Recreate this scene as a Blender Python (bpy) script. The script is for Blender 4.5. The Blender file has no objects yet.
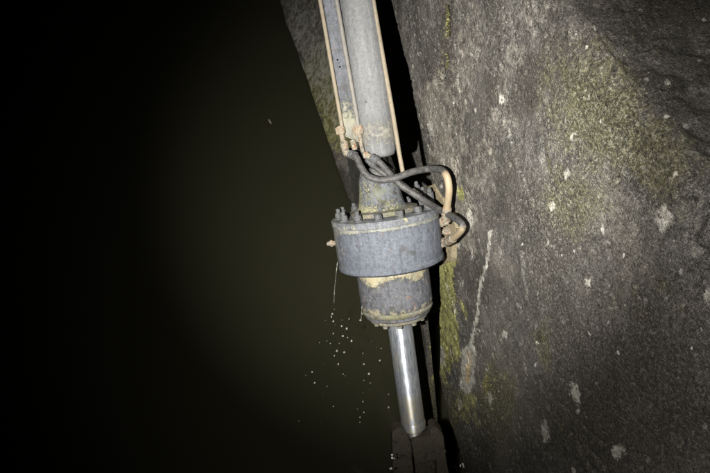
import bpy, bmesh, math, random
import numpy as np
from mathutils import Vector, Matrix, Quaternion

random.seed(7); np.random.seed(7)
SC = bpy.context.scene
COL = SC.collection

# ------------------------------------------------------------------ camera
CAM_H = 4.65                      # metres above the water
PITCH = math.radians(55)          # looking down
F = 600.0                         # focal length for a 710 px wide picture
cd = bpy.data.cameras.new('camera'); cam = bpy.data.objects.new('camera', cd); COL.objects.link(cam)
cam.location = (0, 0, CAM_H); cam.rotation_euler = (math.pi/2 - PITCH, 0, 0)
cd.sensor_width = 36; cd.lens = 36*F/710; cd.clip_start = 0.05; cd.clip_end = 800
SC.camera = cam
C = Vector((0, 0, CAM_H))
FWD = Vector((0, math.cos(PITCH), -math.sin(PITCH))); RT = Vector((1, 0, 0)); UP = Vector((0, math.sin(PITCH), math.cos(PITCH)))

# ------------------------------------------------------------------ night sky and the hand torch
w = bpy.data.worlds.new('World'); SC.world = w; w.use_nodes = True
nt = w.node_tree; bg = nt.nodes['Background']
sky = nt.nodes.new('ShaderNodeTexSky'); sky.sky_type = 'NISHITA'; sky.sun_disc = False
sky.sun_elevation = math.radians(-6); sky.sun_rotation = math.radians(200)
nt.links.new(sky.outputs[0], bg.inputs[0]); bg.inputs[1].default_value = 0.01

def aim(px, py):
    return FWD*F + RT*(px-355) + UP*(236.5-py)
def spot(name, loc, px, py, watts, size, blend, col, rad=0.012):
    ld = bpy.data.lights.new(name, 'SPOT'); lo = bpy.data.objects.new(name, ld); COL.objects.link(lo)
    lo.location = loc
    tgt = C + aim(px, py)*(3.6/F)
    lo.rotation_euler = (tgt-Vector(loc)).to_track_quat('-Z', 'Y').to_euler()
    ld.energy = watts; ld.spot_size = math.radians(size); ld.spot_blend = blend; ld.color = col; ld.shadow_soft_size = rad
TORCH = (-0.30, 0.0, CAM_H-0.06)   # a small torch held left of the lens: hot spot and wider spill
spot('torch_hotspot', TORCH, 404, 178, 1180, 56, 1.0, (1.0, 0.96, 0.88))
spot('torch_spill', TORCH, 480, 190, 200, 100, 1.0, (1.0, 0.95, 0.87))

SC.view_settings.view_transform = 'Standard'; SC.view_settings.look = 'None'
SC.view_settings.exposure = 0; SC.view_settings.gamma = 1; SC.view_settings.use_curve_mapping = False

# ------------------------------------------------------------------ frames of reference
Hd = Vector((-0.272, 0.9623, 0)).normalized()      # along the wall
Nn = Vector((-Hd.y, Hd.x, 0))                      # out of the wall, over the water
WD = 1.05
P0 = Vector((0, 0, 0)) - Nn*WD
WALL_M = Matrix(((Hd.x, Nn.x, 0, P0.x), (Hd.y, Nn.y, 0, P0.y), (0, 0, 1, 0), (0, 0, 0, 1)))   # local (u, out, up)
WALL_I = WALL_M.inverted()
TOP = 3.56
def wall_uv(px, py, out=0.0):
    r = aim(px, py); t = (WD-out)/(-r.dot(Nn)); p = C + r*t
    q = WALL_I @ p
    return q.x, q.z
# cylinder frame: Z up the cylinder, X across, Y away from the viewer
TILT = math.radians(10)
_s = Vector((-0.145, 1)).normalized()
AZ = (RT*_s.x*math.cos(TILT) + UP*_s.y*math.cos(TILT) - FWD*math.sin(TILT)).normalized()
AY0 = FWD
AX = AY0.cross(AZ).normalized()*-1
if AX.dot(RT) < 0: AX = -AX
AY = AZ.cross(AX).normalized()
OC = C + aim(388, 238)*(3.3/F)
CYL_M = Matrix(((AX.x, AY.x, AZ.x, OC.x), (AX.y, AY.y, AZ.y, OC.y), (AX.z, AY.z, AZ.z, OC.z), (0, 0, 0, 1)))
CYL_I = CYL_M.inverted()
K = 3.3/F                          # metres per photo pixel at the drum
def cyl(px, py, y=0.0):            # point of the cylinder frame in the plane Y = y
    c0 = CYL_I @ C; r = CYL_I.to_3x3() @ aim(px, py)
    t = (y - c0.y)/r.y
    return c0 + r*t

# ------------------------------------------------------------------ helpers
def link(o, parent=None):
    COL.objects.link(o)
    if parent: o.parent = parent
    return o
def tag(o, label=None, cat=None, group=None, kind=None):
    if label: o['label'] = label
    if cat: o['category'] = cat
    if group: o['group'] = group
    if kind: o['kind'] = kind
    return o
def mesh_obj(name, verts, faces, mat, parent=None, smooth=True):
    me = bpy.data.meshes.new(name); me.from_pydata([tuple(v) for v in verts], [], faces); me.update()
    if smooth: me.polygons.foreach_set('use_smooth', [True]*len(me.polygons))
    if mat: me.materials.append(mat)
    return link(bpy.data.objects.new(name, me), parent)
def bm_obj(name, bm, mat, parent=None, smooth=True, angle=40):
    me = bpy.data.meshes.new(name); bmesh.ops.recalc_face_normals(bm, faces=bm.faces); bm.to_mesh(me); bm.free()
    if smooth:
        me.polygons.foreach_set('use_smooth', [True]*len(me.polygons)); me.set_sharp_from_angle(angle=math.radians(angle))
    me.materials.append(mat)
    return link(bpy.data.objects.new(name, me), parent)
def empty(name, M):
    o = bpy.data.objects.new(name, None); COL.objects.link(o); o.matrix_world = M; o.empty_display_size = 0.1
    return o
def catmull(pts, n=8):
    P = [Vector(p) for p in pts]; P = [P[0]*2-P[1]] + P + [P[-1]*2-P[-2]]; out = []
    for i in range(1, len(P)-2):
        for k in range(n):
            t = k/n; a, b, c, d = P[i-1], P[i], P[i+1], P[i+2]
            out.append(0.5*((2*b)+(c-a)*t+(2*a-5*b+4*c-d)*t*t+(3*b-a-3*c+d)*t**3))
    out.append(P[-2]); return out
def add_tube(bm, pts, r, n=14, rough=0.0, cap=True):
    pts = [Vector(p) for p in pts]; rr = r if isinstance(r, (list, tuple)) else [r]*len(pts)
    rings = []; prev = None
    for i, p in enumerate(pts):
        t = (pts[min(i+1, len(pts)-1)] - pts[max(i-1, 0)]).normalized()
        if prev is None:
            a = t.orthogonal().normalized()
        else:
            a = (prev - t*prev.dot(t)).normalized()
        prev = a; b = t.cross(a)
        rings.append([bm.verts.new(p + (a*math.cos(q*2*math.pi/n)+b*math.sin(q*2*math.pi/n))*rr[i]*(1+random.uniform(-rough, rough))) for q in range(n)])
    for i in range(len(rings)-1):
        for q in range(n):
            bm.faces.new((rings[i][q], rings[i][(q+1) % n], rings[i+1][(q+1) % n], rings[i+1][q]))
    if cap:
        bm.faces.new(rings[0][::-1]); bm.faces.new(rings[-1])
def tube(name, pts, r, mat, parent, n=14, smooth_n=8, rough=0.0):
    bm = bmesh.new(); p = catmull(pts, smooth_n) if smooth_n else pts
    add_tube(bm, p, r, n, rough); return bm_obj(name, bm, mat, parent)
def add_lathe(bm, prof, n=64, c=(0, 0), wob=0.0):
    rings = []
    for r, z in prof:
        rings.append([bm.verts.new((c[0]+r*math.cos(q*2*math.pi/n)*(1+wob*math.sin(q*3.1+z*9)), c[1]+r*math.sin(q*2*math.pi/n), z)) for q in range(n)])
    for i in range(len(rings)-1):
        for q in range(n):
            bm.faces.new((rings[i][q], rings[i][(q+1) % n], rings[i+1][(q+1) % n], rings[i+1][q]))
    bm.faces.new(rings[0][::-1]); bm.faces.new(rings[-1])
def lathe(name, prof, mat, parent, n=64, c=(0, 0)):
    bm = bmesh.new(); add_lathe(bm, prof, n, c); return bm_obj(name, bm, mat, parent)
def add_prism(bm, a, b, r, n=6, r2=None, rot=0.0):
    a = Vector(a); b = Vector(b); t = (b-a).normalized(); u = t.orthogonal().normalized(); v = t.cross(u)
    ra = [bm.verts.new(a+(u*math.cos(rot+q*2*math.pi/n)+v*math.sin(rot+q*2*math.pi/n))*r) for q in range(n)]
    rb = [bm.verts.new(b+(u*math.cos(rot+q*2*math.pi/n)+v*math.sin(rot+q*2*math.pi/n))*(r2 or r)) for q in range(n)]
    for q in range(n): bm.faces.new((ra[q], ra[(q+1) % n], rb[(q+1) % n], rb[q]))
    bm.faces.new(ra[::-1]); bm.faces.new(rb)
def bevel(bm, w=0.003, seg=2):
    bmesh.ops.bevel(bm, geom=[e for e in bm.edges], offset=w, segments=seg, affect='EDGES', clamp_overlap=True)
def roughen(bm, amp, sc):
    from mathutils import noise
    for v in bm.verts:
        v.co += Vector(noise.noise_vector(v.co*sc))*amp
def add_hull(bm, poly, y0, y1):     # polygon in X-Z pushed from y0 to y1
    a = [bm.verts.new((p[0], y0, p[1])) for p in poly]; b = [bm.verts.new((p[0], y1, p[1])) for p in poly]; n = len(poly)
    for q in range(n): bm.faces.new((a[q], a[(q+1) % n], b[(q+1) % n], b[q]))
    bm.faces.new(a[::-1]); bm.faces.new(b)

# ------------------------------------------------------------------ numpy fractal noise
def vnoise(x, y, seed=0):
    xi = np.floor(x).astype(np.int64); yi = np.floor(y).astype(np.int64); fx = x-xi; fy = y-yi
    fx = fx*fx*(3-2*fx); fy = fy*fy*(3-2*fy)
    def h(a, b):
        n = (a*374761393 + b*668265263 + seed*1274126177) & 0xffffffff
        n = ((n ^ (n >> 13))*1274126177) & 0xffffffff
        return ((n ^ (n >> 16)) & 0xffff)/65535.0
    a, b, c, d = h(xi, yi), h(xi+1, yi), h(xi, yi+1), h(xi+1, yi+1)
    return (a*(1-fx)+b*fx)*(1-fy)+(c*(1-fx)+d*fx)*fy
def fbm(x, y, o=4, seed=0, g=0.5):
    s = 0; a = 1; t = 0
    for k in range(o):
        s = s + a*vnoise(x*2**k, y*2**k, seed+k*17); t += a; a *= g
    return s/t
def sstep(a, b, x):
    t = np.clip((x-a)/(b-a), 0, 1); return t*t*(3-2*t)

# ------------------------------------------------------------------ materials
class NT:
    def __init__(s, name):
        s.m = bpy.data.materials.new(name); s.m.use_nodes = True; s.t = s.m.node_tree; s.p = s.t.nodes['Principled BSDF']
        s.tc = s.t.nodes.new('ShaderNodeTexCoord')
    def n(s, ty, **kw):
        o = s.t.nodes.new(ty)
        for k, v in kw.items(): setattr(o, k, v)
        return o
    def l(s, a, b): s.t.links.new(a, b)
    def coord(s, scale=(1, 1, 1)):
        m = s.n('ShaderNodeMapping'); m.inputs['Scale'].default_value = scale; s.l(s.tc.outputs['Object'], m.inputs[0]); return m.outputs[0]
    def noise(s, sc, det=6, rough=0.6, vec=None, dist=0.0):
        o = s.n('ShaderNodeTexNoise'); o.inputs['Scale'].default_value = sc; o.inputs['Detail'].default_value = det
        o.inputs['Roughness'].default_value = rough; o.inputs['Distortion'].default_value = dist
        s.l(vec or s.tc.outputs['Object'], o.inputs['Vector']); return o.outputs[0]
    def ramp(s, f, a, b):
        o = s.n('ShaderNodeMapRange'); o.inputs[1].default_value = a; o.inputs[2].default_value = b
        o.interpolation_type = 'SMOOTHSTEP'; s.l(f, o.inputs[0]); return o.outputs[0]
    def math(s, op, a, b=None, clamp=False):
        o = s.n('ShaderNodeMath', operation=op); o.use_clamp = clamp
        for i, v in enumerate((a, b)):
            if v is None: continue
            if isinstance(v, (int, float)): o.inputs[i].default_value = v
            else: s.l(v, o.inputs[i])
        return o.outputs[0]
    def mix(s, f, a, b, blend='MIX'):
        o = s.n('ShaderNodeMix', data_type='RGBA', blend_type=blend)
        for sock, v in ((o.inputs[0], f), (o.inputs[6], a), (o.inputs[7], b)):
            if isinstance(v, (int, float)): sock.default_value = v
            elif isinstance(v, tuple): sock.default_value = (*v, 1)
            else: s.l(v, sock)
        return o.outputs[2]
    def attr(s, name):
        o = s.n('ShaderNodeAttribute'); o.attribute_name = name; return o.outputs['Fac']
    def bump(s, f, strength, dist, prev=None):
        o = s.n('ShaderNodeBump'); o.inputs['Strength'].default_value = strength; o.inputs['Distance'].default_value = dist
        s.l(f, o.inputs['Height'])
        if prev is not None: s.l(prev, o.inputs['Normal'])
        return o.outputs[0]

def crusted(name, base, lime=0.4, lime_col=(.50, .47, .30), dark=0.3, dark_col=(.05, .05, .045), rust=0.1, rough=0.6, metal=0.0, scale=1.0, spec=0.3, algae=0.0, var=1.0, streaks=0.0):
    m = NT(name); A = m.attr('crust')
    f = m.noise(9*scale, 8, .7); g = m.noise(38*scale, 8, .75); h = m.noise(150*scale, 5, .8); k = m.noise(5*scale, 9, .72, m.coord((1, 1, .55)))
    c = m.mix(m.ramp(g, .36, .64), tuple(x*(1-.4*var) for x in base), tuple(min(1, x*(1+.3*var)) for x in base))
    c = m.mix(m.math('MULTIPLY', m.ramp(f, .60-.14*dark, .68-.14*dark), min(1, dark*1.6)), c, dark_col)
    kk = m.math('ADD', m.math('ADD', m.math('MULTIPLY', k, .45), m.math('MULTIPLY', g, .55)), m.math('MULTIPLY', A, .24))
    lc = m.mix(m.ramp(f, .4, .6), tuple(x*.6 for x in lime_col), lime_col)
    c = m.mix(m.math('MULTIPLY', m.ramp(kk, .63-.18*lime, .70-.18*lime), min(1, .55+lime*.5)), c, lc)
    c = m.mix(m.math('MULTIPLY', m.ramp(h, .58, .66), (.35+.3*lime)*var), c, tuple(min(.8, x*1.2) for x in lime_col))
    c = m.mix(m.math('MULTIPLY', m.ramp(h, .43, .35), .75*var), c, dark_col)
    r = m.noise(15*scale, 6, .75, m.coord((1.3, 1.1, .8)))
    c = m.mix(m.math('MULTIPLY', m.ramp(r, .61-.13*rust, .68-.13*rust), min(1, rust*1.5)), c, m.mix(m.ramp(g, .4, .6), (.12, .05, .025), (.40, .19, .075)))
    sk = m.noise(8, 5, .65, m.coord((5, 5, .55)))
    c = m.mix(m.math('MULTIPLY', m.ramp(sk, .54, .66), .55*streaks), c, tuple(x*.35 for x in base)); c = m.mix(m.math('MULTIPLY', m.ramp(sk, .44, .36), .5*streaks), c, tuple(min(.6, x*1.8) for x in base))
    if algae: c = m.mix(m.math('MULTIPLY', m.ramp(m.noise(7*scale, 7, .75, m.coord((.8, 1.4, 1))), .5, .6), algae), c, (.20, .21, .05))
    m.l(c, m.p.inputs['Base Color']); m.p.inputs['Metallic'].default_value = metal
    m.l(m.math('ADD', m.math('MULTIPLY', g, .4), rough-.15), m.p.inputs['Roughness']); m.p.inputs['Specular IOR Level'].default_value = spec
    b = m.bump(g, .6, .006); b = m.bump(h, .6, .003, b); b = m.bump(m.ramp(kk, .60-.18*lime, .72-.18*lime), .5, .003, b); m.l(b, m.p.inputs['Normal'])
    return m.m
def crust_attr(o, fn):
    at = o.data.attributes.new('crust', 'FLOAT', 'POINT'); at.data.foreach_set('value', [fn(v.co) for v in o.data.vertices]); return o

M = {}
M['barrel'] = crusted('grey_painted_steel', (.172, .178, .186), lime=.10, lime_col=(.30, .28, .22), dark=.08, rust=.0, rough=.5, scale=1.7, spec=.3, var=.5, streaks=.45)
M['channel'] = crusted('blue_grey_steel', streaks=.6, base=(.095, .102, .122), lime=.2, lime_col=(.30, .29, .20), dark=.3, rust=.08, rough=.5)
M['neck'] = crusted('speckled_neck_steel', (.125, .135, .16), lime=.42, lime_col=(.44, .42, .26), dark=.6, rust=.1, scale=2.2, algae=.25, streaks=.5)
M['drum'] = crusted('drum_steel', (.112, .125, .155), lime=.26, lime_col=(.30, .30, .25), dark=.4, rust=.16, rough=.5, scale=1.7, var=.8, streaks=.8)
M['rim'] = crusted('rim_steel', (.14, .15, .175), lime=.55, lime_col=(.46, .43, .24), dark=.3, rust=.12, rough=.6)
M['gland'] = crusted('gland_steel', (.095, .10, .118), lime=.33, lime_col=(.46, .42, .27), dark=.5, rust=.25, rough=.5, scale=1.2, streaks=.7)
M['limed'] = crusted('limescaled_steel', (.17, .165, .14), lime=.55, lime_col=(.42, .38, .23), dark=.35, rust=.25, rough=.75, scale=1.3, algae=.25)
M['bolt'] = crusted('bolt_steel', (.09, .095, .105), lime=.3, dark=.5, rust=.1, scale=2.2)
M['pipe'] = crusted('tan_pipe', (.235, .20, .15), lime=.35, lime_col=(.34, .30, .22), dark=.05, rust=.0, rough=.55, scale=.7, var=.4)
M['palepipe'] = crusted('pale_pipe', (.19, .18, .165), lime=.3, lime_col=(.34, .32, .28), dark=.1, rust=.0, rough=.5, scale=.7, var=.4)
M['fitting'] = crusted('corroded_fitting', (.27, .24, .19), lime=.6, lime_col=(.50, .48, .40), dark=.5, rust=.6, rough=.7, scale=2.2)
M['nutrust'] = crusted('rusting_union_nut', (.30, .25, .19), lime=.55, lime_col=(.52, .48, .38), dark=.4, rust=.55, rough=.75, scale=2.0)
M['bracket'] = crusted('limed_bracket', (.28, .24, .16), lime=.5, lime_col=(.42, .37, .24), dark=.3, rust=.3, rough=.8, scale=1.6)
M['plate'] = crusted('dark_plate', (.010, .010, .009), lime=.0, lime_col=(.10, .10, .08), dark=.5, dark_col=(.006, .006, .005), rust=0, rough=.8, scale=2, spec=.08)  # near-black: carries the shade of plate and pin; also used on rivets
M['clevis'] = crusted('wet_dark_steel', (.048, .042, .032), lime=.3, lime_col=(.085, .075, .05), dark=.5, dark_col=(.015, .013, .010), rust=.05, rough=.5, scale=1.8, var=.8)

def hose_mat():
    m = NT('dusty_rubber_hose'); a = m.attr('silt'); g = m.noise(45, 6, .7); h = m.noise(150, 3, .6)
    c = m.mix(m.ramp(g, .3, .7), (.026, .026, .028), (.080, .079, .079))
    s = m.ramp(m.math('ADD', a, m.math('MULTIPLY', m.math('SUBTRACT', g, .5), .9)), .3, .6)
    c = m.mix(s, c, m.mix(g, (.22, .17, .105), (.36, .295, .20)))
    c = m.mix(m.math('MULTIPLY', m.ramp(h, .6, .7), .4), c, (.45, .42, .34))
    m.l(c, m.p.inputs['Base Color']); m.p.inputs['Roughness'].default_value = .62
    m.l(m.bump(g, .4, .004), m.p.inputs['Normal']); return m.m
M['hose'] = hose_mat()

def chrome():
    m = NT('worn_chrome_rod'); f = m.noise(9, 6, .6, m.coord((1, 1, .5))); g = m.noise(60, 6, .7, m.coord((1.6, 1.6, .25)))
    c = m.mix(m.ramp(g, .3, .7), (.26, .30, .37), (.66, .69, .74))  # lengthwise pale and blue-grey bands stand in for reflections, mixed with wear
    c = m.mix(m.math('MULTIPLY', m.ramp(f, .5, .66), .55), c, (.50, .43, .24))
    z = m.n('ShaderNodeSeparateXYZ'); m.l(m.tc.outputs['Object'], z.inputs[0])
    low = m.ramp(z.outputs[2], -.88, -.96)
    c = m.mix(m.math('MULTIPLY', low, m.ramp(g, .38, .62)), c, (.50, .46, .36))
    m.l(c, m.p.inputs['Base Color']); m.p.inputs['Metallic'].default_value = .75
    m.l(m.math('ADD', m.math('MULTIPLY', g, .35), .33), m.p.inputs['Roughness'])
    tg = m.n('ShaderNodeTangent', direction_type='RADIAL', axis='Z'); m.l(tg.outputs[0], m.p.inputs['Tangent']); m.p.inputs['Anisotropic'].default_value = .85; m.p.inputs['Anisotropic Rotation'].default_value = .25
    m.l(m.bump(g, .10, .001), m.p.inputs['Normal']); return m.m
M['rod'] = chrome()

def concrete():
    m = NT('weathered_concrete')
    streak = m.noise(5, 6, .7, m.coord((7, 7, .8))); f = m.noise(2.6, 7, .7, None, .4); g = m.noise(18, 6, .75); h = m.noise(85, 4, .8); q = m.noise(260, 2, .8); f2 = m.noise(8, 6, .7, m.coord((1.5, 1, .7)))
    c = m.mix(m.ramp(g, .38, .62), (.050, .047, .044), (.132, .125, .118))
    c = m.mix(m.math('MULTIPLY', m.ramp(streak, .47, .62), .38), c, (.175, .168, .160))
    c = m.mix(m.math('MULTIPLY', m.ramp(f, .47, .56), .68), c, (.044, .043, .041))
    c = m.mix(m.math('MULTIPLY', m.ramp(f2, .51, .60), .65), c, (.040, .039, .038))
    c = m.mix(m.math('MULTIPLY', m.ramp(f2, .44, .36), .35), c, (.20, .19, .175))
    f3 = m.noise(1.3, 3, .5, m.coord((1.6, 1, .8)), .8)
    c = m.mix(m.math('MULTIPLY', m.ramp(f3, .48, .62), .55), c, (.040, .035, .030)); c = m.mix(m.math('MULTIPLY', m.ramp(f3, .46, .34), .35), c, (.19, .17, .145))
    # masks place mineral crust, algae, wet film, and painted-in light and shade
    pale = m.attr('pale'); moss = m.attr('moss'); dark = m.attr('dark'); white = m.attr('white'); rust = m.attr('rust'); lime = m.attr('lime')
    nz = m.math('ADD', m.math('MULTIPLY', m.math('SUBTRACT', g, .5), 2.0), m.math('MULTIPLY', m.math('SUBTRACT', h, .5), 1.4))
    def msk(a, lo=.25, hi=.75): return m.ramp(m.math('ADD', a, m.math('MULTIPLY', nz, m.math('MINIMUM', m.math('MULTIPLY', a, 3), 1.0))), lo, hi)
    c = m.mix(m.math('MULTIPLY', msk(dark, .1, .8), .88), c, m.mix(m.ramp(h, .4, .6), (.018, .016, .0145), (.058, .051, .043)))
    c = m.mix(m.math('MULTIPLY', msk(pale, .2, .95), .7), c, m.mix(m.ramp(g, .4, .6), (.15, .138, .118), (.33, .305, .265)))
    c = m.mix(m.math('MULTIPLY', msk(moss, .25, .95), .8), c, m.mix(m.ramp(h, .42, .58), (.032, .031, .013), (.112, .104, .046)))
    c = m.mix(m.math('MULTIPLY', msk(lime, .2, .7), .92), c, m.mix(m.ramp(g, .4, .6), (.14, .145, .028), (.43, .42, .14)))
    c = m.mix(m.ramp(m.math('ADD', rust, m.math('MULTIPLY', nz, .25)), .45, .8), c, m.mix(m.ramp(h, .42, .58), (.38, .23, .10), (.62, .50, .30)))
    c = m.mix(m.math('MULTIPLY', msk(white, .3, .85), .85), c, m.mix(m.ramp(g, .4, .6), (.36, .35, .31), (.58, .57, .52)))
    # grit: pale and dark grains
    c = m.mix(m.math('MULTIPLY', m.ramp(h, .55, .64), .6), c, m.mix(dark, (.30, .29, .265), (.12, .115, .10)))
    c = m.mix(m.math('MULTIPLY', m.ramp(h, .45, .37), .85), c, (.016, .015, .013))
    c = m.mix(m.math('MULTIPLY', m.ramp(q, .58, .66), .55), c, m.mix(dark, (.42, .41, .37), (.16, .155, .14)))
    c = m.mix(m.math('MULTIPLY', m.ramp(q, .42, .36), .6), c, (.02, .019, .017))
    def grains(sc, lo, hi, keep, seed):
        mp = m.n('ShaderNodeMapping'); mp.inputs['Location'].default_value = (seed, seed*.7, seed*1.3); mp.inputs['Scale'].default_value = (1.25, 1, .8); m.l(m.tc.outputs['Object'], mp.inputs[0])
        wv = m.n('ShaderNodeVectorMath', operation='ADD'); ns = m.n('ShaderNodeTexNoise'); ns.inputs['Scale'].default_value = sc*1.6; ns.inputs['Detail'].default_value = 2; m.l(m.tc.outputs['Object'], ns.inputs['Vector'])
        sv = m.n('ShaderNodeVectorMath', operation='SCALE'); sv.inputs['Scale'].default_value = 1.1/sc; m.l(ns.outputs['Color'], sv.inputs[0]); m.l(mp.outputs[0], wv.inputs[0]); m.l(sv.outputs[0], wv.inputs[1])
        v = m.n('ShaderNodeTexVoronoi'); v.inputs['Scale'].default_value = sc; m.l(wv.outputs[0], v.inputs['Vector'])
        sp = m.n('ShaderNodeSeparateColor'); m.l(v.outputs['Color'], sp.inputs[0])
        size = m.math('MULTIPLY', sp.outputs[1], hi)
        inside = m.ramp(m.math('SUBTRACT', v.outputs['Distance'], size), .03, -.10)
        return m.math('MULTIPLY', inside, m.math('GREATER_THAN', sp.outputs[0], 1-keep))
    pg = m.math('MAXIMUM', grains(60, 0, .48, .32, 3.1), grains(130, 0, .55, .40, 7.7)); dg = m.math('MAXIMUM', grains(48, 0, .50, .30, 11.3), grains(110, 0, .55, .42, 5.9))
    bpg = grains(24, 0, .34, .14, 1.7)
    c = m.mix(m.math('MULTIPLY', pg, .36), c, m.mix(dark, (.34, .32, .28), (.12, .115, .10)))
    c = m.mix(m.math('MULTIPLY', dg, .45), c, (.020, .019, .016))
    c = m.mix(m.math('MULTIPLY', bpg, .3), c, m.mix(dark, (.36, .345, .31), (.15, .14, .125)))
    m.l(c, m.p.inputs['Base Color']); m.p.inputs['Specular IOR Level'].default_value = .3
    m.l(m.math('ADD', m.math('MULTIPLY', g, .5), .42), m.p.inputs['Roughness'])
    b = m.bump(g, .45, .012); b = m.bump(h, .85, .007, b); b = m.bump(q, .7, .0025, b); b = m.bump(m.math('SUBTRACT', pg, dg), .7, .004, b); m.l(b, m.p.inputs['Normal'])
    return m.m
M['concrete'] = concrete()

def simple(name, col, rough=.6, spec=.5, bump=0, trans=0):
    m = NT(name); g = m.noise(60, 4, .6)
    m.l(m.mix(g, tuple(x*.7 for x in col), tuple(min(1, x*1.3) for x in col)), m.p.inputs['Base Color'])
    m.p.inputs['Roughness'].default_value = rough; m.p.inputs['Specular IOR Level'].default_value = spec
    if trans: m.p.inputs['Transmission Weight'].default_value = trans; m.p.inputs['IOR'].default_value = 1.33
    if bump: m.l(m.bump(g, bump, .004), m.p.inputs['Normal'])
    return m.m
M['drop'] = simple('bright_water_drop', (.48, .48, .45), .15, .8, 0, .5)  # milky base colour stands in for torch glints in the drops
M['foam'] = simple('white_foam_and_glint', (.75, .75, .78), .3, .6, .4)
M['moss'] = simple('olive_moss', (.055, .054, .022), .85, .2)
M['moss2'] = simple('pale_moss', (.17, .16, .065), .85, .2)
M['leaf'] = simple('pale_dead_leaf', (.35, .33, .26), .6, .3)

def water():
    m = NT('turbid_green_water')
    c = m.mix(m.noise(.6, 4, .5), (.034, .034, .020), (.042, .041, .024))
    m.l(c, m.p.inputs['Base Color']); m.p.inputs['Roughness'].default_value = .08; m.p.inputs['IOR'].default_value = 1.33
    m.p.inputs['Subsurface Weight'].default_value = 1; m.p.inputs['Subsurface Radius'].default_value = (1, .95, .8); m.p.inputs['Subsurface Scale'].default_value = .35
    b = m.bump(m.noise(2.2, 3, .5), .12, .02); m.l(b, m.p.inputs['Normal']); return m.m
M['water'] = water()

# ------------------------------------------------------------------ water
s = 300
wt = mesh_obj('water', [(-s, -s, 0), (s, -s, 0), (s, s, 0), (-s, s, 0)], [(0, 1, 2, 3)], M['water'], smooth=False)
tag(wt, 'still dark green brown water beside the concrete wall', kind='structure')

# ------------------------------------------------------------------ concrete wall with its slanting slot
wall = empty('lock_wall', WALL_M)
tag(wall, 'weathered concrete lock wall streaked with algae, rising above the dark water', 'wall')

edge_px = [(374, -70), (390, 0), (400, 40), (409, 80), (419, 125), (428, 163), (434, 200), (438, 250), (437, 290), (436, 330), (438, 375), (445, 405), (457, 440), (468, 478), (492, 560)]
E = sorted(wall_uv(*p) for p in edge_px); EU = np.array([e[0] for e in E]); EV = np.array([e[1] for e in E])
low_px = [(330, -90, .10), (345, -20, .10), (365, 60, .06), (372, 130, 0.02), (384, 190, .06), (406, 250, .12), (421, 310, .15), (425, 345, .15), (429, 385, .15), (433, 425, .15), (437, 450, .15), (446, 490, .15)]
Lw = sorted(wall_uv(a, b, o)+(o,) for a, b, o in low_px); LU = np.array([e[0] for e in Lw]); LV = np.array([e[1] for e in Lw]); LO = np.array([e[2] for e in Lw])

def to_px(P):        # wall-frame points -> where a surveyor with this camera saw them
    u, o, v = P
    X = P0.x + Hd.x*u + Nn.x*o; Y = P0.y + Hd.y*u + Nn.y*o; Z = v - CAM_H
    d = np.maximum(Y*FWD.y + Z*FWD.z, .05)
    return 355 + X/d*F, 236.5 - (Y*UP.y + Z*UP.z)/d*F

def pt_seg(px, py, pts):
    best = np.full(px.shape, 1e9)
    for (x0, y0), (x1, y1) in zip(pts[:-1], pts[1:]):
        dx, dy = x1-x0, y1-y0; t = np.clip(((px-x0)*dx+(py-y0)*dy)/(dx*dx+dy*dy), 0, 1)
        best = np.minimum(best, np.hypot(px-x0-t*dx, py-y0-t*dy))
    return best
def blob(px, py, x, y, rx, ry, ang=0):
    a = math.radians(ang); dx = px-x; dy = py-y
    X = dx*math.cos(a)+dy*math.sin(a); Y = -dx*math.sin(a)+dy*math.cos(a)
    return np.clip(1.35-np.hypot(X/rx, Y/ry), 0, 1)

def grid(name, us, prof_fn, ns, parent):
    """prof_fn(u array, s array) -> out, v as 2-D arrays."""
    U, S = np.meshgrid(us, np.linspace(0, 1, ns), indexing='ij')
    U, O, V = prof_fn(U, S)
    nu = len(us)
    co = np.stack([U, O, V], -1).reshape(-1, 3)
    idx = np.arange(nu*ns).reshape(nu, ns)
    q = np.stack([idx[:-1, :-1], idx[:-1, 1:], idx[1:, 1:], idx[1:, :-1]], -1).reshape(-1, 4)
    me = bpy.data.meshes.new(name); me.vertices.add(len(co)); me.vertices.foreach_set('co', co.astype(np.float32).ravel())
    me.loops.add(q.size); me.loops.foreach_set('vertex_index', q.astype(np.int32).ravel())
    me.polygons.add(len(q)); me.polygons.foreach_set('loop_start', np.arange(0, q.size, 4, dtype=np.int32))
    me.polygons.foreach_set('use_smooth', np.ones(len(q), bool)); me.update(calc_edges=True); me.validate()
    me.materials.append(M['concrete'])
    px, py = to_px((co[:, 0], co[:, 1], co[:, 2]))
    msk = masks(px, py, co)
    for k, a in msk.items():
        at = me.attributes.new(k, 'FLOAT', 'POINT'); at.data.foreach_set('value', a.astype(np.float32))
    return link(bpy.data.objects.new(name, me), parent)

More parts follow.
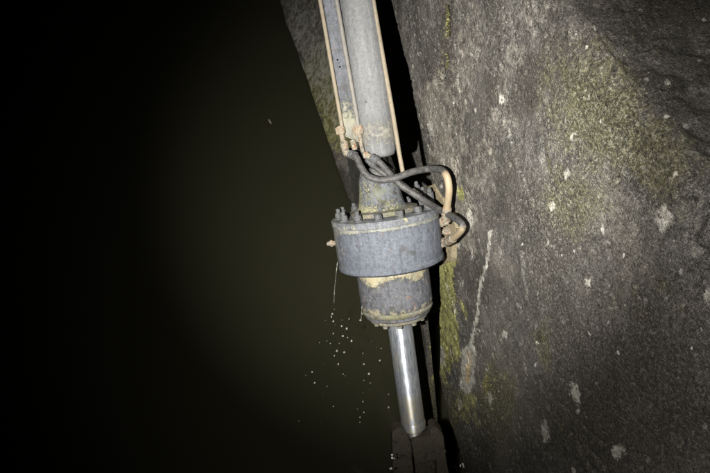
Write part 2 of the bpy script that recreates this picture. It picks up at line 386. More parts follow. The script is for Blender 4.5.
rs = np.random.RandomState(3)
WHITE = [(502, 99, 3, 5, 0), (573, 138, 2.5, 6, 0), (567, 172, 3, 8, 0), (664, 219, 9, 14, -5), (637, 45, 0, 0, 0), (646, 81, 4, 3, 0), (668, 82, 2, 2, 0), (686, 127, 5, 4, 30),
         (587, 283, 3, 6, -10), (575, 393, 5, 14, -20), (490, 397, 3, 6, -10), (552, 207, 3, 5, 0), (442, 357, 3, 11, -5), (460, 403, 2, 7, -8), (504, 333, 2, 6, 0), (430, 128, 3, 8, 0),
         (619, 451, 7, 9, 0), (574, 470, 3, 5, 0), (545, 430, 4, 12, -15), (680, 270, 3, 4, 0), (600, 120, 1.5, 2, 0), (470, 216, 3, 14, 0), (457, 240, 3, 12, 0), (708, 295, 4, 8, 0), (618, 352, 1.6, 2, 0),
         (536, 364, 1.6, 3, 0), (602, 228, 2, 6, 0), (667, 116, 3, 2, 0), (640, 12, 3, 2, 0), (705, 20, 3, 2, 0), (547, 245, 2, 4, 0), (700, 60, 2.5, 2, 0)]
for _ in range(70):
    WHITE.append((rs.uniform(440, 710), rs.uniform(5, 470), rs.uniform(.6, 1.5)*(1+(rs.rand() > .85)), rs.uniform(.8, 2.6)*(1+(rs.rand() > .85)), rs.uniform(-20, 10)))
def masks(px, py, co):
    u, o, v = co.T
    z = np.zeros(len(px)); jx = px + (fbm(u*9, v*9, 4, 5)-.5)*26; jy = py + (fbm(u*9, v*9, 4, 9)-.5)*30
    fine = fbm(u*45, v*45, 3, 21); mid = fbm(u*12, v*12, 4, 31); big = fbm(u*3, v*3, 4, 41)
    fx = px + (fine-.5)*5; fy = py + (mid-.5)*8
    white = z.copy()
    for x, y, rx, ry, an in WHITE:
        if rx: white = np.maximum(white, blob(fx, fy, x, y, rx, ry, an))
    # the pale leak line down to the rust spot
    line = np.clip(1.1-pt_seg(fx, fy, [(490, 232), (487, 262), (480, 285), (477, 315), (470, 350), (468, 362)])/2.5, 0, 1)*(.6+.7*mid)
    scar = np.clip(1.3-pt_seg(fx, fy, [(469, 352), (467, 386)])/7.2, 0, 1)
    core = np.clip(1.15-pt_seg(fx, fy, [(469, 352), (468, 380)])/4.8, 0, 1)
    white = np.maximum(white, np.maximum(line*1.15, scar*(1.5+.4*fine)*(1-core*1.0)))
    for seg in ([(462, 205), (470, 240), (472, 262)], [(458, 270), (466, 290), (470, 305)], [(446, 285), (455, 312)], [(455, 168), (462, 182), (470, 196)], [(429, 110), (436, 150), (446, 168)]):
        white = np.maximum(white, np.clip(1.05-pt_seg(fx, fy, seg)/1.8, 0, 1)*(.3+.5*mid))
    white = np.maximum(white, blob(jx, jy, 312, 50, 26, 95, -18)*.75*(.4+mid))  # left strip whitened to make up for dim, grazing light
    pale = np.maximum.reduce([np.clip(1.2-pt_seg(jx, jy, [(535, 0), (518, 60), (495, 130), (470, 210), (462, 240)])/22, 0, 1)*.5*(.3+mid),
                              np.clip(1.2-pt_seg(jx, jy, [(470, 10), (455, 120), (440, 160)])/20, 0, 1)*.5,
                              np.clip(1.2-pt_seg(jx, jy, [(434, 90), (448, 160), (470, 240)])/17, 0, 1)*1.15,
                              np.clip(1.2-pt_seg(jx, jy, [(390, 0), (409, 80), (428, 163)])/9, 0, 1)*.3,
                              np.clip(1.2-pt_seg(jx, jy, [(300, -10), (330, 90), (345, 150)])/30, 0, 1)*1.4])  # last band lightens the left strip in place of light
    moss = np.maximum.reduce([blob(jx, jy, 600, 110, 58, 80, -20)*1.0, blob(jx, jy, 650, 155, 45, 70, -30)*.85, blob(jx, jy, 570, 200, 40, 50, 0)*.75,
                              blob(jx, jy, 498, 410, 24, 55, 0)*.95, blob(jx, jy, 545, 345, 10, 30, 0)*.8, blob(jx, jy, 445, 420, 22, 60, -12)*.8,
                              np.clip(1.1-pt_seg(fx, fy, [(447, 0), (444, 45), (438, 95)])/5, 0, 1)*.4, np.clip(1.1-pt_seg(fx, fy, [(547, 148), (550, 170)])/3.5, 0, 1),
                              blob(jx, jy, 555, 435, 60, 40, 0)*.45, blob(jx, jy, 650, 300, 60, 30, 0)*.35, blob(jx, jy, 640, 40, 50, 50, 0)*.3,
                              z])
    lime = np.maximum.reduce([blob(jx, jy, 446, 320, 13, 60, 0)*1.1, blob(jx, jy, 445, 275, 8, 32, 0)*1.0, blob(jx, jy, 328, 98, 18, 55, -18)*1.2, blob(jx, jy, 465, 405, 18, 26, 0)*.5,
                              blob(jx, jy, 462, 200, 5, 8, 0)*.8, z])
    dark = np.maximum.reduce([sstep(TOP-.03, TOP-.01, v)*.5*(.4+mid), blob(jx, jy, 532, 85, 20, 48, 10)*.8, blob(jx, jy, 505, 190, 22, 45, 10)*.5, blob(jx, jy, 480, 120, 12, 60, 12)*.35, blob(jx, jy, 640, 400, 140, 120, 0)*.8, blob(jx, jy, 610, 320, 130, 80, 0)*.5,  # quay top and lower right also painted dark for torch falloff
                              np.clip(1.3-pt_seg(fx, fy, [(447, -5), (445, 50), (439, 92)])/6, 0, 1)*.95, np.clip(1.2-pt_seg(fx, fy, [(452, 150), (457, 185), (470, 212)])/4, 0, 1)*.9,  # second segment: shade in the hollow by the hose, painted dark
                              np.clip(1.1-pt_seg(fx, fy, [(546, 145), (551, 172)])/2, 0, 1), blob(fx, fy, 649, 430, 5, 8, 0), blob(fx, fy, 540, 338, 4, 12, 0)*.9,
                              sstep(.12, -.02, v)*.7, sstep(.07, .11, o)*sstep(1.9, 1.6, u)*1.1, sstep(.15, .35, -o)*sstep(TOP-.3, TOP-.5, v)*sstep(np.interp(u, LU, LV)+.02, np.interp(u, LU, LV)+.05, v)*.9, (big > .5)*(big-.5)*2.2])  # slot term paints shade deepening inwards; waterline and foot terms are wet stain
    rust = np.maximum(core*1.0, blob(fx, fy, 472, 205, 3, 6, 0)*.0)
    return dict(white=white, pale=pale, moss=moss, lime=lime, dark=dark, rust=rust)

ROUND = .04
def upper(U, S):
    vs = np.interp(U, EU, EV)
    vs = vs + (fbm(U*7, U*0+3, 3, 77)-.5)*.05 + (fbm(U*38, U*0+9, 2, 78)-.5)*.016
    ch = .03 + .05*sstep(1.9, 2.1, U)*0 + .07*sstep(2.05, 1.9, U)*sstep(1.45, 1.6, U)
    # profile: slot soffit, chamfer, face, rounded arris, quay top
    s1, s2, s3, s4 = .04, .07, .74, .79
    a = np.clip(S/s1, 0, 1); b = np.clip((S-s1)/(s2-s1), 0, 1); c = np.clip((S-s2)/(s3-s2), 0, 1); d = np.clip((S-s3)/(s4-s3), 0, 1); e = np.clip((S-s4)/(1-s4), 0, 1)
    O = -2.4*(1-a)**1.5 - ch*.8*(1-b)
    V = vs + ch*b + c*(TOP-ROUND-vs-ch)
    O = O - ROUND*(1-np.cos(d*math.pi/2)) - 2.6*e**1.3
    V = V + ROUND*np.sin(d*math.pi/2)
    face = sstep(s1, s2+.01, S)
    W = V - O
    dd = (fbm(U*1.3, W*1.3, 3, 1)-.5)*.05 + (fbm(U*5, W*5, 4, 2)-.5)*.014 + (fbm(U*30, W*30, 4, 3, .65)-.5)*.007
    cx_, cy_ = to_px((U, O, V)); jit = (fbm(U*22, W*22, 3, 14)-.5)*9
    for seg, wd, dp in (([(503, 110), (520, 160), (541, 205)], 1.3, .010), ([(546, 146), (549, 160), (553, 173)], 2.2, .022), ([(452, 148), (457, 185), (472, 214)], 2.2, .02), ([(586, 230), (612, 290), (640, 345)], 1.1, .010),
                        ([(640, 96), (668, 140), (700, 196)], 2.6, .018), ([(524, 250), (531, 300), (545, 350)], 1.2, .010), ([(446, 0), (444, 50), (438, 92)], 3.6, .035), ([(437, 245), (450, 290), (463, 345)], 1.0, .008), ([(590, 20), (610, 50), (640, 70)], 1.6, .012), ([(560, 400), (600, 440), (650, 455)], 1.1, .010)):
        dd = dd - dp*np.exp(-(pt_seg(cx_+jit, cy_+jit*.4, seg)/wd)**2)*sstep(.25, .5, fbm(U*6, W*6, 2, 15))
    pit = fbm(U*34, W*34, 2, 8); dd -= .012*sstep(.70, .86, pit)
    chip = fbm(U*11, W*11, 3, 12); ar = np.exp(-((V-TOP+.04)/.09)**2)*(O > -.3); dd -= ar*.03*sstep(.5, .72, chip)
    top = sstep(.3, .9, d)
    O2 = O + dd*face*(1-top); V2 = V + dd*top*.45
    # a little broken recess beside the pipe bracket
    return U, O2, V2
us = np.concatenate([np.linspace(-1.6, .1, 90, endpoint=False), np.linspace(.1, 3.3, 760, endpoint=False), np.linspace(3.3, 14, 120)])
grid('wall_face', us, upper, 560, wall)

def lower(U, S):
    vl = np.interp(U, LU, LV) + (fbm(U*9, U*0+1, 3, 55)-.5)*.04
    lo = np.interp(U, LU, LO)
    a = np.clip(S/.12, 0, 1); b = np.clip((S-.12)/.06, 0, 1); c = np.clip((S-.18)/.82, 0, 1)
    sl = 1.1*sstep(1.95, 2.6, U)
    V = vl - 1.3*(1-a) - .04*b - c*(vl+.6)
    O = lo - .12*(1-a) - .04*(1-b) - sl*np.clip(np.where(S < .18, vl, V)/np.maximum(vl, .1), 0, 1)**.8
    dd = (fbm(U*2, V*2, 3, 61)-.5)*.04 + (fbm(U*9, V*9, 4, 62)-.5)*.03 + (fbm(U*30, V*30, 3, 63)-.5)*.012
    return U, O + dd*sstep(.1, .2, S), V
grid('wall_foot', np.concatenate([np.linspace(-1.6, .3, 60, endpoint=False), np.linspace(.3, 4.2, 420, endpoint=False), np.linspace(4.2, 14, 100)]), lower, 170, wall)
# back of the slot
U = np.linspace(-1.6, 14, 60); n = len(U)
vv = [(u, -2.3, np.interp(u, LU, LV)-3.6) for u in U] + [(u, -2.3, np.interp(u, EU, EV)+.6) for u in U]
bk = mesh_obj('slot_back', vv, [(i, i+1, n+i+1, n+i) for i in range(n-1)], M['concrete'], wall)

# moss growing out of the wall
def moss_patch(name, areas, label):
    V, Fc, mi = [], [], []
    for x, y, rx, ry, cnt in areas:
        for _ in range(cnt):
            r = math.sqrt(random.random()); a = random.random()*2*math.pi
            px, py = x+rx*r*math.cos(a), y+ry*r*math.sin(a)
            if fbm(np.array([px*.09]), np.array([py*.06]), 3, 91)[0] < .47: continue
            u, v = wall_uv(px, py)
            base = Vector((u, -.012, v)); L = random.uniform(.005, .015)*(.6 if x > 590 or y == 320 else 1)
            d = Vector((random.uniform(-.7, .7), random.uniform(.35, 1), random.uniform(-.9, .3))).normalized()*L
            sd = d.orthogonal().normalized()*random.uniform(.0015, .004); sd.rotate(Quaternion(d.normalized(), random.random()*6.28))
            k = len(V); V += [base-sd, base+sd, base+d*.6+sd*.8, base+d, base+d*.6-sd*.8]; Fc.append((k, k+1, k+2, k+3, k+4)); mi.append(random.random() < .35)
    o = mesh_obj(name, V, Fc, M['moss'], wall, smooth=False); o.data.materials.append(M['moss2'])
    o.data.polygons.foreach_set('material_index', [int(a) for a in mi]); o['kind'] = 'stuff'; o['label'] = label
moss_patch('moss', [(499, 412, 20, 56, 14000), (545, 345, 6, 26, 1000), (549, 160, 2, 12, 250), (446, 50, 2, 50, 350), (449, 320, 8, 50, 900)], 'short olive moss tufts on the wall')

# ------------------------------------------------------------------ hydraulic cylinder
hc = empty('hydraulic_cylinder', CYL_M)
tag(hc, 'big grey hydraulic cylinder with bolted drum, pipes, hoses and chrome rod hanging beside the wall', 'hydraulic cylinder')
k = K
def px_r(n): return n*K
# drum between -25 px and +25 px
R = 53*k; z1 = 26*k; z0 = -25*k
crust_attr(lathe('drum', [(R*.96, z0+.006), (R*.985, z0+.012), (R*.985, z0+8*k*.9), (R*.995, z0+9*k)]+[(R, z0+12*k+t*(z1-z0-20*k)/30) for t in range(31)]+[(R*.99, z1-7.3*k), (R*.985, z1-6.8*k)], M['drum'], hc, 128),
           lambda c: .9*max(0, 1-abs(z1-8*k-c.z)/(3*k)) + .4*max(0, 1-(z1-c.z)/(16*k)) + .5*max(0, -c.x/R-.55)*2)
crust_attr(lathe('drum_flange', [(R*.975, z1-7.2*k), (R*1.01, z1-6.6*k), (R*1.015, z1-1.5*k), (R*1.0, z1-.4*k), (R*.97, z1), (R*.5, z1+.002)], M['rim'], hc, 128), lambda c: -.1+.35*max(0, -c.x/R))
lathe('drum_lip', [(R*.6, z0-2*k), (R*.93, z0-2*k), (R*.975, z0-.6*k), (R*.995, z0+.4*k), (R*1.0, z0+3.5*k), (R*.985, z0+4.6*k)], M['drum'], hc, 128)
# gland
rg = 36.5*k
def dense(prof, step=.006):
    out = []
    for (r0, a0), (r1, a1) in zip(prof[:-1], prof[1:]):
        n_ = max(1, int(abs(a1-a0)/step)); out += [(r0+(r1-r0)*t/n_, a0+(a1-a0)*t/n_) for t in range(n_)]
    return out+[prof[-1]]
crust_attr(lathe('gland', dense([(rg*.97, z0-44*k), (rg*1.0, z0-41*k), (rg*1.0, z0-1*k)]), M['gland'], hc, 128),
           lambda c: max(0, 1-(z0-c.z)/(17*k+6*k*math.sin(math.atan2(c.y, c.x)*5)))*1.5 + .5*max(0, 1-abs(c.z-z0+42*k)/(5*k)))
lathe('gland_ring', [(rg*.93, z0-50*k), (rg*.97, z0-49*k), (rg*.99, z0-46.5*k), (rg*.96, z0-44.5*k), (rg*.93, z0-43.5*k)], M['limed'], hc, 96)
lathe('gland_ring', [(rg*.86, z0-54*k), (rg*.9, z0-53*k), (rg*.9, z0-50.5*k), (rg*.86, z0-49.5*k)], M['gland'], hc, 96)
lathe('gland_end_ring', [(13*k, z0-59*k), (rg*.72, z0-59*k), (rg*.80, z0-57.5*k), (rg*.81, z0-54*k), (rg*.78, z0-53.2*k)], M['limed'], hc, 96)
for i in range(10):
    a = i*math.pi/5+.25; bm = bmesh.new(); c = Vector((rg*.66*math.cos(a), rg*.66*math.sin(a), 0))
    add_prism(bm, c+Vector((0, 0, z0-58.8*k)), c+Vector((0, 0, z0-62*k)), 2.7*k, 6); bevel(bm, .002)
    bm_obj('gland_bolt', bm, M['limed'], hc)
# rod
rr = 12.6*k
rod = lathe('rod', [(rr*.8, -205*k), (rr, -203*k), (rr, z0-50*k)], M['rod'], hc, 64)
lathe('rod_end', [(rr*.55, -216*k), (rr*.7, -214*k), (rr*.72, -209*k), (rr*1.04, -206*k), (rr*1.06, -199*k), (rr*1.0, -197.5*k)], M['rod'], hc, 48)
# neck
def dense(prof, step=.006):
    out = []
    for (r0, a0), (r1, a1) in zip(prof[:-1], prof[1:]):
        n_ = max(1, int(abs(a1-a0)/step)); out += [(r0+(r1-r0)*t/n_, a0+(a1-a0)*t/n_) for t in range(n_)]
    return out+[prof[-1]]
crust_attr(lathe('neck', dense([(29*k, z1-.5*k), (28*k, z1+3*k), (23*k, z1+8*k), (20.5*k, z1+20*k), (19*k, z1+34*k), (17*k, z1+41*k), (12*k, z1+45*k), (6*k, z1+46*k)]), M['neck'], hc, 64, c=(-2*k, 0)),
           lambda c: .55*max(0, 1-(c.z-z1)/(16*k)) + .5*max(0, -c.x/(20*k)-.35))
lathe('shade_pin', [(9*k, z1+40*k), (9*k, z1+66*k)], M['plate'], hc, 32, c=(1*k, .02))  # near-black stub standing in for shade in the gap under the barrel
lathe('neck_ring', [(33*k, z1+.0*k), (33.5*k, z1+1*k), (33*k, z1+4*k), (28.5*k, z1+5.2*k)], M['limed'], hc, 64)
# barrel: runs far up to its pivot
b0 = cyl(377, 153, 0); b1 = cyl(374, 118, 0); b2 = cyl(357.5, 0, 0)
bd = (b2-b1).normalized()
bm = bmesh.new()
pp = [b1-bd*(38*k), b1-bd*(36.5*k), b1-bd*(33*k), b1-bd*(27*k), b1-bd*(18*k)] + [b1+bd*t for t in (0, .3, .7, 1.2, 1.8, 2.4)]
add_tube(bm, pp, [12*k, 15*k, 16.7*k, 17.6*k, 17.9*k, 17.9*k, 17.5*k, 16.4*k, 15.6*k, 15.4*k, 15.4*k], 64)
for zz in np.arange(z1+58*k, z1+130*k, .03): bmesh.ops.bisect_plane(bm, geom=bm.verts[:]+bm.edges[:]+bm.faces[:], plane_co=(0, 0, zz), plane_no=(0, 0, 1))
crust_attr(bm_obj('barrel', bm, M['barrel'], hc, angle=60), lambda c: .9*max(0, 1-abs(c.z-(z1+78*k))/(24*k)))
pb = cyl(366, 102, -.095); bm = bmesh.new(); add_prism(bm, pb+Vector((0, .01, 0)), pb+Vector((0, -.004, 0)), .006, 10); bm_obj('barrel_screw', bm, M['bolt'], hc)
# plate behind the neck, its near-black colour standing in for shade
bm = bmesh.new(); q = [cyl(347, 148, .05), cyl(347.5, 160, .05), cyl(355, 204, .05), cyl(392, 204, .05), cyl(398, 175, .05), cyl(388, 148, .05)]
add_hull(bm, [(p.x, p.z) for p in q], .06, .12); bevel(bm, .004); bm_obj('shade_plate', bm, M['plate'], hc)
# side channel (flat blue-grey casing left of the barrel)
def strip(name, pxs, y0, y1, mat, bev=.008):
    bm = bmesh.new(); poly = [cyl(*p, (y0)) for p in pxs]; add_hull(bm, [(p.x, p.z) for p in poly], y0, y1); bevel(bm, bev, 3)
    zs = np.arange(z1+52*k, z1+200*k, .03)
    for zz in zs: bmesh.ops.bisect_plane(bm, geom=bm.verts[:]+bm.edges[:]+bm.faces[:], plane_co=(0, 0, zz), plane_no=(0, 0, 1))
    return crust_attr(bm_obj(name, bm, mat, hc), lambda c: 1.3*max(0, 1-(c.z-(z1+66*k))/(60*k)))
cl = [(321, 0), (341, 120)]; 
def lin(xa, xb, y): return xa+(xb-xa)*y/120
strip('side_casing', [(lin(322, 341.5, -260), -260), (lin(322, 341.5, 136), 136), (lin(338, 358.5, 144), 144), (lin(341, 363, 132), 132), (lin(341, 363, -260), -260)], -.03, .09, M['channel'])
# three pipes
def pipe(pxs, y, r, mat):
    pts = [cyl(a, b, y) for a, b in pxs]; return tube('hydraulic_pipe', pts, r*k, mat, hc, 12, 6)
pipe([(lin(320, 341, -260), -260), (320, 0), (329, 52), (340.5, 118), (342.5, 130)], -.045, 1.9, M['pipe'])
pipe([(lin(336, 357, -260), -260), (336.5, 0), (345.5, 52), (356, 112), (358.5, 130)], -.065, 2.1, M['palepipe'])
pipe([(lin(373, 393.5, -260), -260), (373, 0), (382.5, 55), (393.5, 118), (399, 152), (403.5, 176)], -.05, 2.2, M['pipe'])
# small bolts on the casing edge
for yy in (60, 67):
    p = cyl(lin(327, 348, yy)+yy%3, yy, -.03); bm = bmesh.new(); add_prism(bm, p+Vector((0, .004, 0)), p+Vector((0, -.008, 0)), .005, 8); bm_obj('casing_rivet', bm, M['plate'], hc)
# fittings
def fitting(name, a, b, y, r, sides=6, nut=True, yb=None):
    A = cyl(*a, y); B = cyl(*b, y if yb is None else yb); d = B-A; par = None
    bm = bmesh.new(); add_prism(bm, A, B, r*k, 16, r*k*.9)
    bevel(bm, .003); roughen(bm, .0018, 55); f = bm_obj(name, bm, M['fitting'], hc, angle=50)
    if nut:
        for t, w_ in ((.22, .24), (.72, .22)):
            bm = bmesh.new(); add_prism(bm, A+d*(t-w_/2), A+d*(t+w_/2), r*k*1.35, sides, None, random.random()); bevel(bm, .004); roughen(bm, .0025, 50)
            bm_obj('nut', bm, M['fitting'], f, angle=35)
    return f
def nut(a, b, y, d, r):
    A = cyl(a, b, y); B = cyl(a+d[0], b+d[1], y); bm = bmesh.new(); add_prism(bm, A, B, r*k, 6, None, random.random()); bevel(bm, .005); roughen(bm, .0035, 45); return bm_obj('union_nut', bm, M['nutrust'], hc, angle=40)
nut(339.7, 126.5, -.055, (1.2, 8), 5.2); nut(357.6, 126, -.07, (1.4, 9), 5.6)
fitting('pipe_union', (341.5, 134), (344, 147), -.055, 2.5, nut=False)
fitting('pipe_elbow', (343.6, 142), (346, 152), -.06, 4.0, nut=False, yb=-.085)
fitting('hose_end', (344.5, 151.5), (353, 155.5), -.09, 3.4, nut=True, yb=-.10)
fitting('pipe_elbow', (359.5, 134), (363, 153), -.07, 2.3, nut=False, yb=-.08)
fitting('hose_end', (364, 154), (374, 159), -.11, 3.1, nut=True, yb=-.13)
fitting('pipe_union', (352.5, 140), (355, 150), -.04, 2.8, nut=False)
# bolts on top of the drum
RB = 45.5*k
for i in range(14):
    a = math.radians(-90 + 14 + i*360/14); c = Vector((RB*math.cos(a), RB*math.sin(a), z1))
    h = 6.0*k*random.uniform(.9, 1.05); bm = bmesh.new()
    add_prism(bm, c-Vector((0, 0, .004)), c+Vector((0, 0, 1.0*k)), 5.2*k, 20); add_prism(bm, c+Vector((0, 0, 1.0*k)), c+Vector((0, 0, h)), 4.1*k, 6, 3.9*k, random.random())
    bevel(bm, .003); roughen(bm, .003, 60); b = bm_obj('flange_bolt', bm, M['bolt'], hc, angle=35)
    if c.x < -.12 or c.y > .1:
        bm = bmesh.new(); add_prism(bm, c+Vector((0, 0, h-.002)), c+Vector((0, 0, h+random.uniform(2, 5.5)*k)), 2.2*k, 12); bevel(bm, .002); bm_obj('stud', bm, M['bolt'], b, angle=35)
# plugs on drum
def plug(name, a, b, y, r, mat=M['fitting'], par=hc):
    A = cyl(*a, y); B = cyl(*b, y); bm = bmesh.new(); add_prism(bm, A, B, r*k, 6, r*k*.85, .3); m_ = A+(B-A)*.45; add_prism(bm, m_, m_+(B-A)*.3, r*k*1.3, 14)
    bevel(bm, .003); roughen(bm, .004, 45); return bm_obj(name, bm, mat, par, angle=40)
plug('drain_plug', (338, 243), (327, 243.5), 0, 2.6)
plug('lower_plug', (348, 262), (349, 272.5), -.08, 3.4)
plug('grease_nipple', (380, 262), (381.5, 272), -.235, 1.6, M['bolt'])
plug('port_plug', (436, 222), (446, 222), -.06, 4.2)
plug('port_plug', (436, 240), (447, 244), -.08, 4.0)

# hoses
def wall_y(px, py, out):          # how deep the wall's face lies in the cylinder frame there
    r = aim(px, py); t = (WD-out)/(-r.dot(Nn)); return (CYL_I @ (C + r*t)).y
def hose(pxy, r, silt_from, name='hydraulic_hose'):
    pts = [cyl(a, b, min(y, wall_y(a, b, .10)) if a > 436 else y) for a, b, y in pxy]; cc = catmull(pts, 10); r *= 1.12; o = tube(name, cc, r*k, M['hose'], hc, 16, 0)
    for seg in ((cc[:9], 1) , (cc[-9:], -1)):
        q_ = seg[0]; n2 = len(q_); f_ = tube('hose_ferrule', q_, [(r*1.32 if (i % 3) else r*1.18)*k for i in range(n2)], M['bolt'] if seg[1] == 1 else M['fitting'], o, 16, 0)
    me = o.data; n_ = 16; vals = []
    cnt = len(cc)
    for vi in range(len(me.vertices)):
        t = (vi//n_)/cnt; under = 0.0
        vals.append(max(0, min(1, (t-silt_from)/.12)))
    at = me.attributes.new('silt', 'FLOAT', 'POINT'); at.data.foreach_set('value', vals); return o
hose([(350, 154, -.10), (356, 157, -.13), (361, 167, -.16), (368, 176, -.19), (380, 180, -.21), (395, 178, -.22), (412, 172, -.20), (428, 169, -.16), (441, 170, -.11), (447, 177, -.07), (449, 190, -.05), (447.5, 205, -.04), (446, 218, -.04)], 2.9, .66)
hose([(371, 157, -.13), (380, 163, -.15), (388, 172, -.17), (398, 183, -.20), (411, 192, -.22), (425, 201, -.21), (440, 210, -.15), (453, 217, -.09), (461, 223, -.05), (462, 229, -.04), (455, 237, -.05), (446, 243, -.06)], 2.8, .72)
hose([(367, 159, -.11), (376, 168, -.14), (386, 175, -.16), (399, 182, -.17), (409, 189, -.18), (420, 197, -.18)], 2.1, .99)
fitting('hose_end', (446.5, 212), (445.5, 224), min(-.045, wall_y(446, 220, .10)), 3.6)
fitting('hose_end', (450, 239), (442, 244), min(-.07, wall_y(446, 242, .10)), 3.8)

# bigger bolt cluster behind, right of the neck
for (x, y) in ((424, 199), (431, 200), (418, 193)):
    A = cyl(x, y+3, .08); B = cyl(x-1.5, y-8, .08); bm = bmesh.new(); add_prism(bm, A, B, 3.8*k, 6, 3.6*k); add_prism(bm, A+(B-A)*.98, A+(B-A)*1.35, 2*k, 10); bevel(bm, .003); roughen(bm, .003, 50)
    bm_obj('rear_nut', bm, M['bolt'], hc, angle=35)

# ------------------------------------------------------------------ rusty bracket on the wall that carries the pipe ends
wb = empty('wall_bracket', WALL_M); tag(wb, 'tan lime crusted bracket fixed on the wall edge right of the drum', 'bracket')
def wall_poly(name, pxs, o0, o1, mat, bev=.006, r=.006):
    bm = bmesh.new(); poly = [wall_uv(*p, (o1)) for p in pxs]; add_hull(bm, poly, o0, o1); bevel(bm, bev, 2)
    bmesh.ops.subdivide_edges(bm, edges=bm.edges, cuts=2, use_grid_fill=True); roughen(bm, r, 22); return bm_obj(name, bm, mat, wb, angle=50)
wall_poly('arm', [(427, 187), (433, 184), (446, 206), (453, 222), (445, 226), (437, 208)], -.10, .012, M['bracket'])
wall_poly('foot_plate', [(441, 216), (452, 212), (456, 228), (451, 246), (451, 262), (441, 264), (438, 240)], -.08, .025, M['bracket'])
for (x, y) in ((448, 231), (444, 257)):
    u, v = wall_uv(x, y, .03); bm = bmesh.new(); add_prism(bm, (u, .01, v), (u, .055, v), .024, 6); add_prism(bm, (u, .05, v), (u, .075, v), .012, 12); bevel(bm, .003); roughen(bm, .004, 40); bm_obj('anchor_nut', bm, M['fitting'], wb, angle=35)

# ------------------------------------------------------------------ fork bracket on the gate that takes the rod
gb = empty('fork_bracket', CYL_M); tag(gb, 'dark wet steel fork bracket holding the foot of the chrome rod', 'bracket')
def part(name, pxs, y0, y1, par=gb, mat=M['clevis'], bev=.007, r=.003):
    bm = bmesh.new(); poly = [cyl(a, b, y0) for a, b in pxs]; add_hull(bm, [(p.x, p.z) for p in poly], y0, y1); bevel(bm, bev, 2)
    bmesh.ops.subdivide_edges(bm, edges=bm.edges, cuts=3, use_grid_fill=True); roughen(bm, r, 14); return bm_obj(name, bm, mat, par, angle=50)
part('left_cheek', [(392, 432), (399, 428), (405, 434), (411, 443), (414, 476), (418, 580), (396, 580)], -.13, -.03)
part('cross_block', [(411, 441), (420, 438.5), (431, 435), (437.5, 433), (440.5, 459.5), (415.5, 465)], -.085, .03)
part('right_cheek', [(430, 430), (436, 427), (443.5, 435), (448.5, 473), (459, 580), (441, 580), (436.5, 459)], -.10, .02)
part('web_plate', [(413, 460), (441, 456), (450, 580), (416, 580)], -.01, .05)
for (x, y) in ((403, 456), (443, 450)):
    A = cyl(x, y, -.13 if x < 410 else -.10); bm = bmesh.new(); add_prism(bm, A, A+Vector((0, -.02, 0)), 3.0*k, 6); bevel(bm, .003); bm_obj('pin_bolt', bm, M['clevis'], gb, angle=35)

# ------------------------------------------------------------------ trickles, drops, foam, floating leaf
def world_pt(px, py, depth): return C + aim(px, py)*(depth/F)
def trickle(name, pts, label):
    P = catmull([world_pt(*p) for p in pts], 8)
    bm = bmesh.new(); add_tube(bm, P, [random.uniform(.0005, .0011)+(.0016 if random.random() < .22 else 0) for _ in P], 8); o = bm_obj(name, bm, M['drop']); tag(o, label, 'water', 'trickles leaking from the cylinder')
trickle('water_trickle', [(337.5, 262, 3.32), (336, 275, 3.36), (334.5, 290, 3.4), (334, 303, 3.45)], 'thin bright water trickle hanging under the left edge of the drum')
trickle('water_trickle', [(362, 306, 3.3), (361.5, 313, 3.33), (361, 320, 3.37)], 'short thin water trickle hanging under the left edge of the lower gland')
DR = [(88,165),(105,162),(120,160),(72,163),(88,190),(105,175),(115,180),(107,195),(117,198),(90,235),(60,208),(75,205),(98,252),(45,268),(32,275),(50,290),(67,312),(108,272),(112,275),(88,338),(63,370),(18,367),(148,230),(150,252),(182,245),(175,218),(165,205),(150,285),(163,290),(162,303),(148,310),(185,220),(137,343),(150,350),(142,360),(142,370),(200,313),(200,340),(110,228),(86,150),(82,210),(100,210),(125,205),(95,225),(70,250),(75,297),(148,328),(160,272),(90,140),(84,156),(92,172),(147,150),(143,163)]
proto = []
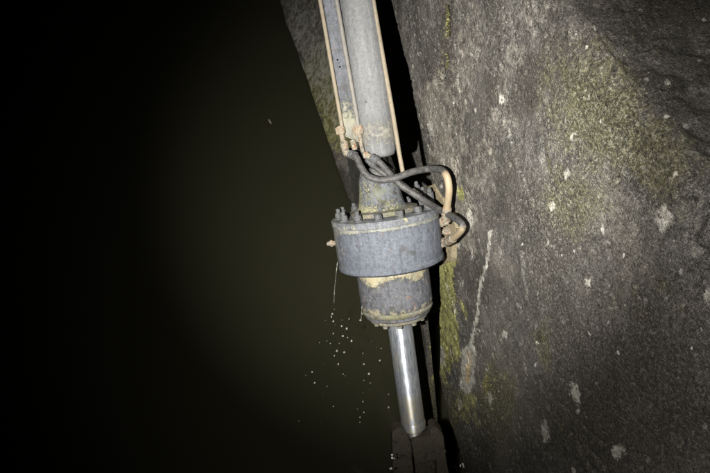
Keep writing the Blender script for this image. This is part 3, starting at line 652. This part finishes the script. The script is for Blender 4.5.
for q in range(4):
    bm = bmesh.new(); bmesh.ops.create_icosphere(bm, subdivisions=2, radius=.0052*(.45+.27*q)); roughen(bm, .0035, 150)
    me = bpy.data.meshes.new('water_drop'); bm.to_mesh(me); bm.free(); me.materials.append(M['drop']); me.polygons.foreach_set('use_smooth', [True]*len(me.polygons)); proto.append(me)
for x, y in DR:
    o = link(bpy.data.objects.new('water_drop', random.choice(proto))); py = 240+y/2.03
    o.location = world_pt(290+x/2.03, py, 3.35 + max(0, py-300)*.0025 + random.uniform(-.08, .1)); o.scale = (random.uniform(.7, 1.1), random.uniform(.7, 1.1), random.uniform(.9, 1.7))
    tag(o, 'small bright water drop falling from the dripping cylinder over dark water', 'water drop', 'drops falling under the cylinder')
# foam at the wall's foot; two flecks stand in for glints on the fork
for (x, y, r) in ((455, 468, .012), (462, 466, .016), (468, 470, .02), (466, 461, .009), (459, 473, .012), (393, 457, .009), (391, 469, .007)):
    d = CAM_H/(-aim(x, y).z) if x > 400 else 3.1/F
    bm = bmesh.new()
    for j in range(7):
        g = bmesh.ops.create_icosphere(bm, subdivisions=2, radius=r*random.uniform(.25, .6)); bmesh.ops.translate(bm, verts=g['verts'], vec=(random.uniform(-1, 1)*r, random.uniform(-1, 1)*r, random.uniform(0, 1.2)*r))
    o = bm_obj('foam_glint_fleck', bm, M['foam']); o.location = C + aim(x, y)*d
    if x > 400: tag(o, 'white foam fleck splashing where water meets the wall foot', 'foam', 'foam flecks at the wall foot')
    else: tag(o, ('upper' if y < 463 else 'lower')+' of two white glints on the left side of the fork bracket, shaped as flecks', 'foam', 'glints on the fork bracket')
# floating leaf
r = aim(270, 122); p = C + r*(CAM_H/(-r.z))
V = []; n = 8
for i in range(n+1):
    t = i/n; wv = math.sin(t*math.pi)*.010+.0015; V += [(t*.085-.04, -wv, .004+.006*t), (t*.085-.04, wv, .007+.004*math.sin(t*5))]
lf = mesh_obj('floating_leaf', V, [(2*i, 2*i+2, 2*i+3, 2*i+1) for i in range(n)], M['leaf'])
sm = lf.modifiers.new('thickness', 'SOLIDIFY'); sm.thickness = .002
lf.location = p; lf.rotation_euler = (0, 0, math.radians(118)); tag(lf, 'small thin pale leaf floating alone on the dark water', 'leaf')
